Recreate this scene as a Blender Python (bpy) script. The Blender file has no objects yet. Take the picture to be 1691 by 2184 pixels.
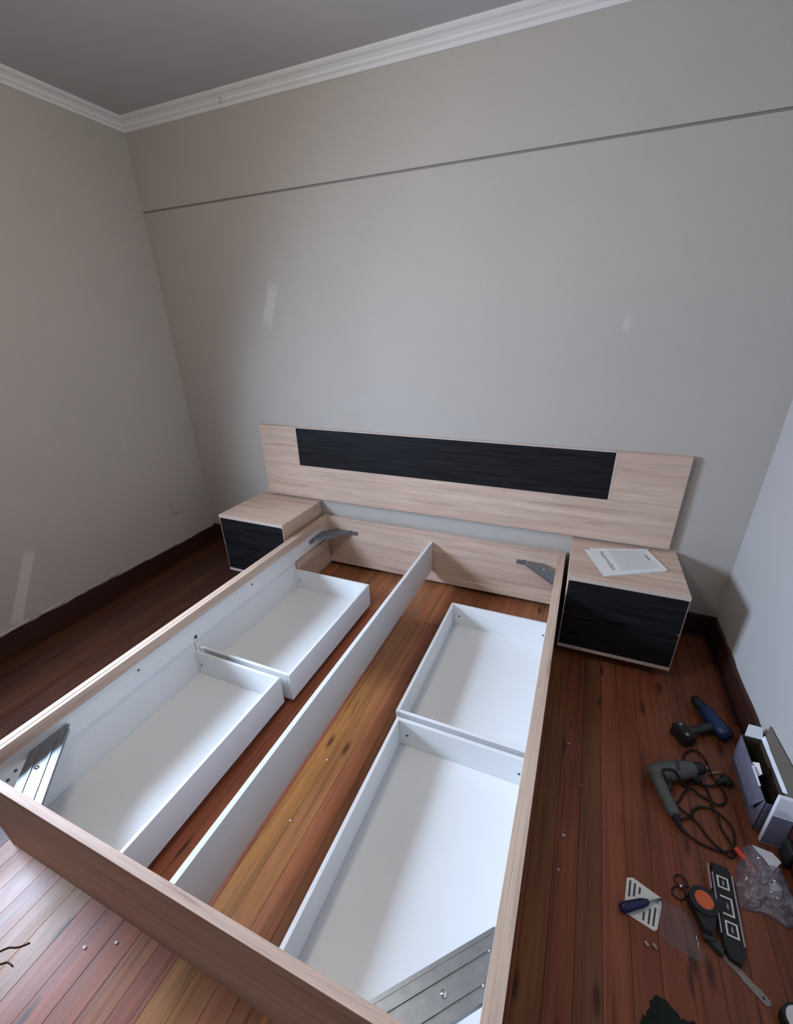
import bpy, bmesh, math, random
from mathutils import Vector, Matrix, noise
random.seed(7)
S = bpy.context.scene
COL = S.collection

# ------------------------------------------------------------------ camera
IMW, IMH = 1691, 2184
f_px = 903.889
Cc = Vector((1.5292, -2.2478, 1.5094))
yaw, pit, rol = -0.39700, 0.43029, -0.02084
cy, sy, cp, sp = math.cos(yaw), math.sin(yaw), math.cos(pit), math.sin(pit)
fwd = Vector((sy*cp, cy*cp, -sp)); rgt = Vector((cy, -sy, 0)); upv = rgt.cross(fwd)
r2 = math.cos(rol)*rgt + math.sin(rol)*upv
u2 = -math.sin(rol)*rgt + math.cos(rol)*upv
cam_d = bpy.data.cameras.new('camera'); cam = bpy.data.objects.new('camera', cam_d); COL.objects.link(cam)
M = Matrix(((r2.x, u2.x, -fwd.x, Cc.x), (r2.y, u2.y, -fwd.y, Cc.y), (r2.z, u2.z, -fwd.z, Cc.z), (0, 0, 0, 1)))
cam.matrix_world = M
cam_d.sensor_fit = 'HORIZONTAL'; cam_d.sensor_width = 36.0
cam_d.lens = f_px/IMW*36.0
cam_d.shift_x = -19.61/IMW; cam_d.shift_y = 21.93/IMW
cam_d.clip_start = 0.02; cam_d.clip_end = 60
S.camera = cam

# ------------------------------------------------------------------ world, light, exposure
W = bpy.data.worlds.new('world'); S.world = W; W.use_nodes = True
bg = W.node_tree.nodes['Background']; bg.inputs[0].default_value = (0.62, 0.74, 1.0, 1); bg.inputs[1].default_value = 0.8
WY0, WY1, WZ0, WZ1 = -2.30, -1.42, 1.00, 1.85      # the window opening in the left wall
ld = bpy.data.lights.new('window_daylight', 'AREA'); ld.shape = 'RECTANGLE'
ld.size = 0.70; ld.size_y = 0.58; ld.energy = 40; ld.color = (0.60, 0.76, 1.0); ld.spread = math.radians(125)
lo = bpy.data.objects.new('window_daylight', ld); COL.objects.link(lo)
lo.location = (-1.075, (WY0+WY1)/2, (WZ0+WZ1)/2)
lo.rotation_euler = Vector((1.0, 0.28, -0.42)).to_track_quat('-Z', 'Y').to_euler()   # sky light falls in slightly downwards
S.view_settings.view_transform = 'Standard'; S.view_settings.look = 'None'
S.view_settings.gamma = 1.0; S.view_settings.use_curve_mapping = False
S.view_settings.exposure = 0.55
FILL_E = 30.0                                      # strength of the added fill globe, built below

# ------------------------------------------------------------------ material helpers
def mat(name, col=(0.5, 0.5, 0.5), rough=0.6, metal=0.0, spec=0.5, coat=0.0):
    m = bpy.data.materials.new(name); m.use_nodes = True
    b = m.node_tree.nodes['Principled BSDF']
    b.inputs['Base Color'].default_value = (*col, 1); b.inputs['Roughness'].default_value = rough
    b.inputs['Metallic'].default_value = metal; b.inputs['Specular IOR Level'].default_value = spec
    b.inputs['Coat Weight'].default_value = coat
    return m
def N(m, t, **k):
    n = m.node_tree.nodes.new(t)
    for a, v in k.items(): setattr(n, a, v)
    return n
def L(m, a, b): m.node_tree.links.new(a, b)
def coords(m, scale=(1, 1, 1), world=True, rot=(0, 0, 0), off=None):
    if world:
        g = N(m, 'ShaderNodeNewGeometry').outputs['Position']
    else:
        g = N(m, 'ShaderNodeTexCoord').outputs['Object']
    if off is not None:
        a = N(m, 'ShaderNodeVectorMath', operation='ADD'); L(m, g, a.inputs[0]); L(m, off, a.inputs[1]); g = a.outputs[0]
    mp = N(m, 'ShaderNodeMapping'); L(m, g, mp.inputs['Vector'])
    mp.inputs['Scale'].default_value = scale; mp.inputs['Rotation'].default_value = rot
    return mp.outputs['Vector']
def tex_noise(m, vec, scale=1, detail=4, rough=0.55, dist=0.0):
    n = N(m, 'ShaderNodeTexNoise'); L(m, vec, n.inputs['Vector'])
    n.inputs['Scale'].default_value = scale; n.inputs['Detail'].default_value = detail
    n.inputs['Roughness'].default_value = rough; n.inputs['Distortion'].default_value = dist
    return n.outputs['Fac']
def ramp(m, fac, stops):
    r = N(m, 'ShaderNodeValToRGB'); L(m, fac, r.inputs['Fac']); e = r.color_ramp.elements
    while len(e) > 1: e.remove(e[-1])
    e[0].position = stops[0][0]; e[0].color = (*stops[0][1], 1)
    for p, c in stops[1:]:
        x = e.new(p); x.color = (*c, 1)
    return r.outputs['Color']
def mixc(m, fac, a, b, mode='MIX'):
    n = N(m, 'ShaderNodeMix', data_type='RGBA', blend_type=mode)
    if isinstance(fac, (int, float)): n.inputs[0].default_value = fac
    else: L(m, fac, n.inputs[0])
    for v, i in ((a, 6), (b, 7)):
        if isinstance(v, tuple): n.inputs[i].default_value = (*v, 1)
        else: L(m, v, n.inputs[i])
    return n.outputs[2]
def math_n(m, op, a, b=None, c=None, clamp=False):
    n = N(m, 'ShaderNodeMath', operation=op, use_clamp=clamp)
    for i, v in enumerate((a, b, c)):
        if v is None: continue
        if isinstance(v, (int, float)): n.inputs[i].default_value = v
        else: L(m, v, n.inputs[i])
    return n.outputs[0]
def bump(m, h, strength=0.1, dist=0.01):
    b = N(m, 'ShaderNodeBump'); b.inputs['Strength'].default_value = strength; b.inputs['Distance'].default_value = dist
    L(m, h, b.inputs['Height']); L(m, b.outputs[0], m.node_tree.nodes['Principled BSDF'].inputs['Normal'])
def base(m, c): L(m, c, m.node_tree.nodes['Principled BSDF'].inputs['Base Color'])
def roughs(m, c): L(m, c, m.node_tree.nodes['Principled BSDF'].inputs['Roughness'])
def g3(v): return (v, v, v)

def patch(m, ui, vi, cu, cv, du, dv, hw, soft=0.25):
    """mask of a smear: a capsule from (cu,cv) to (du,dv) on the wall, with a ragged rim"""
    pos = N(m, 'ShaderNodeNewGeometry').outputs['Position']
    sp_ = N(m, 'ShaderNodeSeparateXYZ'); L(m, pos, sp_.inputs[0])
    u = math_n(m, 'SUBTRACT', sp_.outputs[ui], (cu+du)/2); v = math_n(m, 'SUBTRACT', sp_.outputs[vi], (cv+dv)/2)
    ln = math.hypot(du-cu, dv-cv)/2 + 1e-6; ax, ay = (du-cu)/(2*ln), (dv-cv)/(2*ln)
    al = math_n(m, 'ADD', math_n(m, 'MULTIPLY', u, ax), math_n(m, 'MULTIPLY', v, ay))
    pe = math_n(m, 'ADD', math_n(m, 'MULTIPLY', u, -ay), math_n(m, 'MULTIPLY', v, ax))
    nz = math_n(m, 'MULTIPLY', math_n(m, 'SUBTRACT', tex_noise(m, coords(m), 30, 3), 0.5), 0.5)
    a = math_n(m, 'ADD', math_n(m, 'DIVIDE', math_n(m, 'ABSOLUTE', al), ln+hw), math_n(m, 'MULTIPLY', nz, hw/(ln+hw)))
    b = math_n(m, 'ADD', math_n(m, 'DIVIDE', math_n(m, 'ABSOLUTE', pe), hw), nz)
    d = math_n(m, 'MAXIMUM', a, b)
    return math_n(m, 'DIVIDE', math_n(m, 'SUBTRACT', 1.0, d), soft, clamp=True)

# painted plaster
def plaster(name, col, patches=(), patchcol=(0.62, 0.60, 0.57)):
    m = mat(name, col, 0.85, spec=0.25)
    n1 = tex_noise(m, coords(m), 1.6, 4, 0.6)
    c = mixc(m, n1, tuple(x*0.93 for x in col), tuple(min(1, x*1.06) for x in col))
    n2 = tex_noise(m, coords(m), 9, 5, 0.7)
    sc = ramp(m, n2, [(0.66, (0, 0, 0)), (0.80, (1, 1, 1))])
    c = mixc(m, math_n(m, 'MULTIPLY', sc, 0.25), c, patchcol)
    for p in patches:
        *a, amt = p
        k = patch(m, *a)
        c = mixc(m, math_n(m, 'MULTIPLY', k, amt), c, patchcol)
    base(m, c)
    n3 = tex_noise(m, coords(m), 120, 3, 0.6)
    bump(m, math_n(m, 'ADD', n3, math_n(m, 'MULTIPLY', n2, 0.6)), 0.10, 0.004)
    return m
WALLC = (0.465, 0.431, 0.393)
M_back = plaster('plaster_back', WALLC, [(0, 2, -0.20, 1.73, -0.27, 1.55, 0.040, 0.45, 0.55), (0, 2, 1.646, 1.49, 1.646, 1.53, 0.018, 0.6, 0.4),
                                        (0, 2, 0.2, 1.1, 0.35, 1.12, 0.05, 0.9, 0.12)])
M_left = plaster('plaster_left', WALLC, [(1, 2, -1.19, 0.47, -1.36, 0.15, 0.028, 0.22, 0.85), (1, 2, -0.50, 0.95, -0.55, 0.85, 0.03, 0.9, 0.15),
                                        (1, 2, -0.9, 1.12, -0.98, 1.05, 0.02, 0.9, 0.15)])
M_right = plaster('plaster_right', (0.46, 0.44, 0.43))
M_ceil = plaster('ceiling_paint', (0.50, 0.475, 0.475))
M_corn = plaster('cornice_plaster', (0.72, 0.71, 0.70))
M_crack = mat("crack_dark", (0.24, 0.22, 0.20), 0.95)  # darker tone of the strip set in the wall groove

# varnished floor boards: the board's own stain comes from object colour
M_floor = mat('floor_boards', (0.3, 0.12, 0.05), 0.36, spec=0.30)
def make_floor(m):
    oi = N(m, 'ShaderNodeObjectInfo')
    rv = N(m, 'ShaderNodeCombineXYZ'); L(m, math_n(m, 'MULTIPLY', oi.outputs['Random'], 37.0), rv.inputs[1]); L(m, math_n(m, 'MULTIPLY', oi.outputs['Random'], 11.0), rv.inputs[2])
    v = coords(m, (46, 1.7, 30), off=rv.outputs[0])
    g1 = tex_noise(m, v, 1.0, 5, 0.6, 0.6)
    v2 = coords(m, (150, 4, 60), off=rv.outputs[0]); g2 = tex_noise(m, v2, 1.0, 3, 0.6)
    g = math_n(m, 'ADD', math_n(m, 'MULTIPLY', g1, 0.75), math_n(m, 'MULTIPLY', g2, 0.25))
    gr = ramp(m, g, [(0.30, g3(0.34)), (0.44, g3(0.82)), (0.60, g3(1.08)), (0.75, g3(1.32))])
    c = mixc(m, 1.0, oi.outputs['Color'], gr, 'MULTIPLY')
    vo = N(m, 'ShaderNodeTexVoronoi', feature='F1', voronoi_dimensions='2D'); L(m, coords(m, (5.5, 1.6, 1), off=rv.outputs[0]), vo.inputs['Vector']); vo.inputs['Scale'].default_value = 1.0
    kn = ramp(m, vo.outputs['Distance'], [(0.025, (1, 1, 1)), (0.075, (0, 0, 0))])
    c = mixc(m, math_n(m, 'MULTIPLY', kn, 0.8), c, (0.035, 0.012, 0.008))
    sk = ramp(m, tex_noise(m, coords(m, (34, 1.9, 30), off=rv.outputs[0]), 1.0, 3, 0.7, 0.8), [(0.62, (0, 0, 0)), (0.70, (1, 1, 1))])
    c = mixc(m, math_n(m, 'MULTIPLY', sk, 0.55), c, (0.075, 0.022, 0.014))
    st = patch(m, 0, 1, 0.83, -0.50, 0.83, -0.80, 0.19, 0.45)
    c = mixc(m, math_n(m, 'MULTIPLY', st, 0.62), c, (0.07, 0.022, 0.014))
    big = tex_noise(m, coords(m, (2.2, 1.1, 1)), 1.0, 3, 0.6)
    c = mixc(m, 1.0, c, ramp(m, big, [(0.35, g3(0.82)), (0.65, g3(1.12))]), 'MULTIPLY')
    base(m, c)
    roughs(m, math_n(m, 'ADD', 0.22, math_n(m, 'MULTIPLY', tex_noise(m, coords(m, (10, 2.5, 1)), 1.5, 4), 0.28)))
    bump(m, g, 0.10, 0.003)
make_floor(M_floor)
M_sub = mat('floor_gap_dirt', (0.02, 0.012, 0.01), 0.95)

# light oak melamine, grain along an axis (world space)
def oak(name, axis, tone=1.0):
    m = mat(name, (0.5, 0.4, 0.35), 0.58, spec=0.28)
    s = [30, 30, 30]; s[axis] = 1.5
    g1 = tex_noise(m, coords(m, tuple(s)), 1.0, 5, 0.6, 0.4)
    s2 = [9, 9, 9]; s2[axis] = 1.1
    g2 = tex_noise(m, coords(m, tuple(s2)), 1.0, 3, 0.5, 0.3)
    s3 = [230, 230, 230]; s3[axis] = 7
    g3_ = tex_noise(m, coords(m, tuple(s3)), 1.0, 2, 0.5)
    c = ramp(m, g1, [(0.26, (0.33*tone, 0.225*tone, 0.19*tone)), (0.38, (0.54*tone, 0.40*tone, 0.33*tone)), (0.58, (0.65*tone, 0.495*tone, 0.405*tone)), (0.8, (0.70*tone, 0.555*tone, 0.445*tone))])
    c = mixc(m, 0.5, c, ramp(m, g2, [(0.35, (0.82, 0.72, 0.66)), (0.65, (1.0, 0.98, 0.90))]), 'MULTIPLY')
    c = mixc(m, 0.35, c, ramp(m, g3_, [(0.35, g3(0.72)), (0.6, g3(1.1))]), 'MULTIPLY')
    base(m, c); bump(m, g3_, 0.06, 0.001)
    return m
M_oakx = oak('oak_grain_x', 0); M_oaky = oak('oak_grain_y', 1)
M_edge = mat('oak_edge_band', (0.60, 0.50, 0.44), 0.45)
def black_oak():
    m = mat('black_oak', (0.012, 0.012, 0.014), 0.5, spec=0.2)
    g = tex_noise(m, coords(m, (3, 60, 60)), 1.0, 4, 0.6)
    base(m, ramp(m, g, [(0.35, (0.005, 0.005, 0.006)), (0.65, (0.015, 0.015, 0.017))])); bump(m, g, 0.12, 0.001)
    return m
M_black = black_oak()
def white_mel():
    m = mat('white_melamine', (0.80, 0.80, 0.80), 0.38, spec=0.4)
    n = tex_noise(m, coords(m), 3, 4, 0.6)
    base(m, mixc(m, n, (0.72, 0.72, 0.715), (0.78, 0.78, 0.78)))
    return m
M_white = white_mel()
M_hole = mat('screw_dark', (0.10, 0.10, 0.10), 0.4, metal=0.6)
def steel():
    m = mat('zinc_steel', (0.30, 0.33, 0.36), 0.42, metal=0.9)
    n = tex_noise(m, coords(m), 60, 3); base(m, mixc(m, n, (0.24, 0.265, 0.285), (0.36, 0.385, 0.41)))
    return m
M_steel = steel()
M_glint = mat('bright_metal', (0.85, 0.84, 0.82), 0.2, metal=1.0)
def base_m():
    m = mat('dark_varnish', (0.04, 0.014, 0.010), 0.45, spec=0.4)
    n = tex_noise(m, coords(m, (6, 6, 60)), 1.5, 4); base(m, mixc(m, n, (0.022, 0.009, 0.007), (0.060, 0.020, 0.014))); return m
M_base = base_m()
def grainy(name, a, b, sc=40, rough=0.6, spec=0.4, bs=0.1, metal=0.0):
    m = mat(name, a, rough, metal, spec); n = tex_noise(m, coords(m), sc, 4, 0.6)
    base(m, mixc(m, n, a, b)); bump(m, n, bs, 0.002); return m
M_rubber = grainy('black_rubber', (0.010, 0.010, 0.011), (0.022, 0.022, 0.024), 200, 0.55)
M_blue = grainy('blue_plastic', (0.008, 0.022, 0.075), (0.014, 0.034, 0.105), 80, 0.4)
M_grey = grainy('grey_green_plastic', (0.075, 0.085, 0.085), (0.12, 0.13, 0.128), 60, 0.5)
M_dgrey = grainy('dark_grey_plastic', (0.022, 0.024, 0.026), (0.045, 0.048, 0.052), 60, 0.5)
M_cord = grainy('dark_cord', (0.012, 0.005, 0.004), (0.022, 0.008, 0.007), 300, 0.5)
M_orange = grainy('orange_label', (0.62, 0.10, 0.02), (0.75, 0.15, 0.05), 50, 0.45)
M_bluehan = grainy('blue_handle', (0.012, 0.012, 0.05), (0.02, 0.025, 0.12), 60, 0.3)
M_kraft = grainy('brown_board', (0.10, 0.085, 0.07), (0.15, 0.125, 0.10), 30, 0.85)
M_beige = grainy('beige_wood', (0.42, 0.31, 0.22), (0.52, 0.40, 0.29), 60, 0.7)
M_paper = grainy('paper', (0.72, 0.72, 0.70), (0.80, 0.80, 0.78), 20, 0.8)
M_ink = mat('ink_grey', (0.33, 0.34, 0.35), 0.8)
M_inkd = mat('ink_dark', (0.06, 0.065, 0.07), 0.8)
M_wbox = grainy('white_carton', (0.66, 0.68, 0.74), (0.75, 0.76, 0.80), 12, 0.5)
M_lilac = grainy('printed_lilac', (0.05, 0.045, 0.07), (0.26, 0.25, 0.34), 12, 0.45)
M_inside = grainy('carton_inside', (0.035, 0.026, 0.018), (0.06, 0.045, 0.03), 20, 0.9)
M_red = grainy('red_plastic', (0.70, 0.05, 0.03), (0.80, 0.11, 0.06), 40, 0.4)
M_blade = grainy('dull_blade', (0.22, 0.19, 0.17), (0.34, 0.30, 0.27), 90, 0.45, metal=0.3)
M_cloth = grainy('black_green_cloth', (0.004, 0.010, 0.007), (0.016, 0.028, 0.020), 350, 0.95, bs=0.9)
M_pink = mat('pink_plastic_edge', (0.42, 0.24, 0.24), 0.4)
M_alu = mat('aluminium_edge', (0.42, 0.38, 0.39), 0.35, metal=0.7)
def clear(name, dens=0.22, tint=(0.75, 0.77, 0.85)):
    m = bpy.data.materials.new(name); m.use_nodes = True; nt = m.node_tree; nt.nodes.clear()
    out = nt.nodes.new('ShaderNodeOutputMaterial'); t = nt.nodes.new('ShaderNodeBsdfTransparent'); t.inputs[0].default_value = (0.93, 0.93, 0.95, 1)
    g = nt.nodes.new('ShaderNodeBsdfGlossy'); g.inputs['Roughness'].default_value = 0.18; d = nt.nodes.new('ShaderNodeBsdfDiffuse'); d.inputs[0].default_value = (*tint, 1)
    a = nt.nodes.new('ShaderNodeMixShader'); a.inputs[0].default_value = 0.45; nt.links.new(d.outputs[0], a.inputs[1]); nt.links.new(g.outputs[0], a.inputs[2])
    fr = nt.nodes.new('ShaderNodeFresnel'); fr.inputs[0].default_value = 1.35
    ad = nt.nodes.new('ShaderNodeMath'); ad.operation = 'ADD'; ad.use_clamp = True; nt.links.new(fr.outputs[0], ad.inputs[0]); ad.inputs[1].default_value = dens
    b = nt.nodes.new('ShaderNodeMixShader'); nt.links.new(ad.outputs[0], b.inputs[0]); nt.links.new(t.outputs[0], b.inputs[1]); nt.links.new(a.outputs[0], b.inputs[2])
    nt.links.new(b.outputs[0], out.inputs[0]); return m
M_bag = clear('clear_bag_film', 0.30, (0.66, 0.67, 0.85))
M_film = clear('clear_thin_film', 0.06)
M_pane = clear('window_glass', 0.0)
M_pvc = mat('white_window_frame', (0.72, 0.72, 0.70), 0.4)

# ------------------------------------------------------------------ mesh helpers
def link(name, bm, m, parent=None, smooth=False, loc=None):
    """bm is in world coordinates; the object gets its parent's (or its own) origin"""
    me = bpy.data.meshes.new(name)
    if parent is not None: o_ = Vector(parent['_o'])
    else: o_ = Vector(loc) if loc is not None else Vector((0, 0, 0))
    bmesh.ops.recalc_face_normals(bm, faces=bm.faces[:])
    bmesh.ops.translate(bm, verts=bm.verts[:], vec=-o_)
    bm.to_mesh(me); bm.free()
    if isinstance(m, (list, tuple)):
        for x in m: me.materials.append(x)
    else: me.materials.append(m)
    if smooth:
        for p in me.polygons: p.use_smooth = True
    o = bpy.data.objects.new(name, me); COL.objects.link(o)
    o['_o'] = tuple(o_)
    if parent is not None: o.parent = parent
    else: o.location = o_
    return o
def empty(name, loc):
    o = bpy.data.objects.new(name, None); COL.objects.link(o); o.location = loc; o['_o'] = tuple(loc); o.empty_display_size = 0.1
    return o
def tag(o, label, cat, group=None):
    o['label'] = label; o['category'] = cat
    if group: o['group'] = group
    return o
def struct(o): o['kind'] = 'structure'; return o
def BM(): return bmesh.new()
def box(bm, x0, x1, y0, y1, z0, z1, bev=0.0, mi=0):
    r = bmesh.ops.create_cube(bm, size=1.0); vs = r['verts']
    for v in vs: v.co = Vector(((x0+x1)/2+v.co.x*(x1-x0), (y0+y1)/2+v.co.y*(y1-y0), (z0+z1)/2+v.co.z*(z1-z0)))
    fs = set(f for v in vs for f in v.link_faces)
    for f_ in fs: f_.material_index = mi
    if bev > 0:
        es = list(set(e for v in vs for e in v.link_edges))
        rr = bmesh.ops.bevel(bm, geom=es, offset=bev, segments=1, affect='EDGES', profile=0.5)
        for f_ in rr['faces']: f_.material_index = mi
    return bm
def prism(bm, pts, z0, z1, bev=0.0, fn=None):
    """extruded outline; fn maps (x,y,z) to a world point"""
    fn = fn or (lambda x, y, z: Vector((x, y, z)))
    lo_ = [bm.verts.new(fn(x, y, z0)) for x, y in pts]; hi = [bm.verts.new(fn(x, y, z1)) for x, y in pts]
    n = len(pts); fs = [bm.faces.new(lo_[::-1]), bm.faces.new(hi)]
    for i in range(n): fs.append(bm.faces.new((lo_[i], lo_[(i+1) % n], hi[(i+1) % n], hi[i])))
    if bev > 0:
        es = [e for e in fs[1].edges]
        bmesh.ops.bevel(bm, geom=es, offset=bev, segments=2, affect='EDGES')
    return bm
def tube(bm, path, radii, seg=12, caps=True, flat=1.0, upax=Vector((0, 0, 1))):
    """loft of round (or flattened along z) rings"""
    pts = [Vector(p) for p in path]; n = len(pts)
    if isinstance(radii, (int, float)): radii = [radii]*n
    rings = []
    for i, p in enumerate(pts):
        d = (pts[min(i+1, n-1)]-pts[max(i-1, 0)]).normalized()
        up = upax if abs(d.dot(upax)) < 0.95 else Vector((0, 1, 0))
        s_ = d.cross(up).normalized(); t_ = s_.cross(d).normalized()
        rings.append([bm.verts.new(p+s_*math.cos(a)*radii[i]+t_*math.sin(a)*radii[i]*flat) for a in [2*math.pi*k/seg for k in range(seg)]])
    for a, b in zip(rings, rings[1:]):
        for k in range(seg): bm.faces.new((a[k], a[(k+1) % seg], b[(k+1) % seg], b[k]))
    if caps: bm.faces.new(rings[0][::-1]); bm.faces.new(rings[-1])
    return bm
def smoothpath(pts, sub=5, closed=False):
    P = [Vector(p) for p in pts]; out = []
    for i in range(len(P)-1):
        a = P[max(i-1, 0)]; b = P[i]; c = P[i+1]; d = P[min(i+2, len(P)-1)]
        for k in range(sub):
            t = k/sub
            out.append(0.5*((2*b)+(c-a)*t+(2*a-5*b+4*c-d)*t*t+(3*b-a-3*c+d)*t**3))
    out.append(P[-1]); return out
def cyl(bm, c, r, h, seg=20, axis=(0, 0, 1), r2_=None):
    a = Vector(axis).normalized(); c = Vector(c)
    return tube(bm, [c-a*h/2, c+a*h/2], [r, r if r2_ is None else r2_], seg)

# ------------------------------------------------------------------ room shell
XL, XR, YN, ZC = -1.066, 2.312, -4.3, 2.577
T = 0.12
fl = BM(); box(fl, XL-T, XR+T, YN-T, T, -0.10, -0.019)
floor = struct(link('floor', fl, M_sub))
# floor boards, each a part of the floor
PW = 0.0694; PH0 = 0.807
def plank_col(xc, yc):
    r = random.Random(int(xc*1000)*31+int(yc*100))
    j = lambda c, a=0.10: tuple(max(0.004, x*(1+r.uniform(-a, a))) for x in c)
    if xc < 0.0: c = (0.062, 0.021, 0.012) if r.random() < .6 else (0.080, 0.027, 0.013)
    elif yc > -0.43 and xc < 1.5: c = (0.33, 0.13, 0.058)
    elif xc < 1.5:
        c = r.choice([(0.30, 0.11, 0.045), (0.33, 0.125, 0.042), (0.27, 0.088, 0.04)])
        if 0.73 < xc < 0.80: c = (0.37, 0.155, 0.040)
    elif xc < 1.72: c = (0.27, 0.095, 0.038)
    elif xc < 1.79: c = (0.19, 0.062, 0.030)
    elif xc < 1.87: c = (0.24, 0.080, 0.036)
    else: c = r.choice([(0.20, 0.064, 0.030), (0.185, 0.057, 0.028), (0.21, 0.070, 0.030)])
    return j(c)
k0 = math.floor((XL-PH0)/PW)
for k in range(k0, k0+51):
    x0 = max(XL, PH0+k*PW); x1 = min(XR, PH0+(k+1)*PW)
    if x1-x0 < 0.004: continue
    r = random.Random(k*7+3); xc = (x0+x1)/2
    if 0.3 < xc < 1.45: cuts = [0.0, -0.425+r.uniform(-.006, .006), -3.0+r.uniform(-.3, .3), YN]
    elif xc < 0: cuts = [0.0, -1.3+r.uniform(-.5, .5), -3.2+r.uniform(-.3, .3), YN]
    else: cuts = [0.0, -0.33-r.uniform(0, .1) if xc < 2.0 else -1.9-r.uniform(0, .3), -2.9+r.uniform(-.5, .5), YN]
    for a, b in zip(cuts, cuts[1:]):
        bm = BM(); g = 0.00035; dz = r.uniform(-0.0004, 0.0)
        vs = []
        for (xx0, xx1, yy0, yy1, zz) in ((x0+g, x1-g, b+g, a-g, -0.019), (x0+g, x1-g, b+g, a-g, dz-0.0006), (x0+g+.0005, x1-g-.0005, b+g+.0005, a-g-.0005, dz)):
            vs.append([bm.verts.new(q) for q in ((xx0, yy0, zz), (xx1, yy0, zz), (xx1, yy1, zz), (xx0, yy1, zz))])
        for A, B in zip(vs, vs[1:]):
            for i in range(4): bm.faces.new((A[i], A[(i+1) % 4], B[(i+1) % 4], B[i]))
        bm.faces.new(vs[2]); bm.faces.new(vs[0][::-1])
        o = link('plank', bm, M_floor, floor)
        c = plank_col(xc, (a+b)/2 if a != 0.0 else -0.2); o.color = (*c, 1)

# back wall with the long crack groove
b = BM()
box(b, XL-T, XR+T, 0, T, -0.1, 2.155); box(b, XL-T, XR+T, 0, T, 2.165, ZC+0.1)
wall_back = struct(link('wall_back', b, M_back))
b = BM(); box(b, XL, XR, 0.0035, T-0.002, 2.154, 2.164)
link('crack', b, M_crack, wall_back)
# left wall with the window opening
b = BM()
box(b, XL-T, XL, YN-T, WY0, -0.1, ZC+.1); box(b, XL-T, XL, WY1, T, -0.1, ZC+.1)
box(b, XL-T, XL, WY0, WY1, -0.1, WZ0); box(b, XL-T, XL, WY0, WY1, WZ1, ZC+.1)
wall_left = struct(link('wall_left', b, M_left))
b = BM(); box(b, XR, XR+T, YN-T, T, -0.1, ZC+.1); struct(link('wall_right', b, M_right))
b = BM(); box(b, XL, XR, YN-T, YN, -0.1, ZC+.1); struct(link('wall_front', b, M_right))
b = BM(); box(b, XL-T, XR+T, YN-T, T, ZC, ZC+0.1); struct(link('ceiling', b, M_ceil))
# window frame and panes
win = BM(); fx0, fx1 = XL-0.10, XL-0.03; w = 0.07
for q in ((WY0, WY0+w, WZ0, WZ1), (WY1-w, WY1, WZ0, WZ1), (WY0, WY1, WZ0, WZ0+w), (WY0, WY1, WZ1-w, WZ1)):
    box(win, fx0, fx1, q[0], q[1], q[2], q[3], 0.004)
box(win, fx0, fx1, (WY0+WY1)/2-0.03, (WY0+WY1)/2+0.03, WZ0, WZ1, 0.004)
win_o = struct(link('window_1', win, M_pvc))
for s in (0, 1):
    b = BM(); mid = (WY0+WY1)/2
    box(b, XL-0.070, XL-0.064, (WY0+w) if s == 0 else mid+.03, (mid-.03) if s == 0 else WY1-w, WZ0+w, WZ1-w)
    link('pane', b, M_pane, win_o)
# door in the front wall, behind the camera
b = BM(); box(b, 0.5, 1.4, YN, YN+0.05, 0, 2.05, 0.004); d1 = struct(link('door_1', b, M_pvc))
b = BM(); cyl(b, (1.32, YN+0.08, 1.0), 0.012, 0.05, 12, (0, 1, 0)); tube(b, [(1.325, YN+0.105, 1.0), (1.21, YN+0.105, 1.0)], 0.010); link('door_handle', b, M_glint, d1, True)

# cornice: a two-step moulding run round the room, mitred
prof = [(0.0, -0.052), (0.010, -0.052), (0.016, -0.040), (0.026, -0.034), (0.028, -0.026), (0.040, -0.018), (0.052, -0.014), (0.060, -0.008), (0.060, 0.0), (0.0, 0.0)]
def cornice(name, side):
    bm = BM(); rings = []
    for e in (0, 1):
        ring = []
        for d, z in prof:
            if side == 'back': p = (XL+d if e == 0 else XR-d, -d, ZC+z)
            elif side == 'left': p = (XL+d, -d if e == 0 else YN+d, ZC+z)
            elif side == 'right': p = (XR-d, -d if e == 0 else YN+d, ZC+z)
            else: p = (XL+d if e == 0 else XR-d, YN+d, ZC+z)
            ring.append(bm.verts.new(p))
        rings.append(ring)
    n = len(prof)
    for i in range(n): bm.faces.new((rings[0][i], rings[0][(i+1) % n], rings[1][(i+1) % n], rings[1][i]))
    bm.faces.new(rings[0]); bm.faces.new(rings[1][::-1])
    return struct(link(name, bm, M_corn))
cornice('trim_1', 'back'); cornice('trim_2', 'left'); cornice('trim_3', 'right'); cornice('trim_4', 'front')

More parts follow.
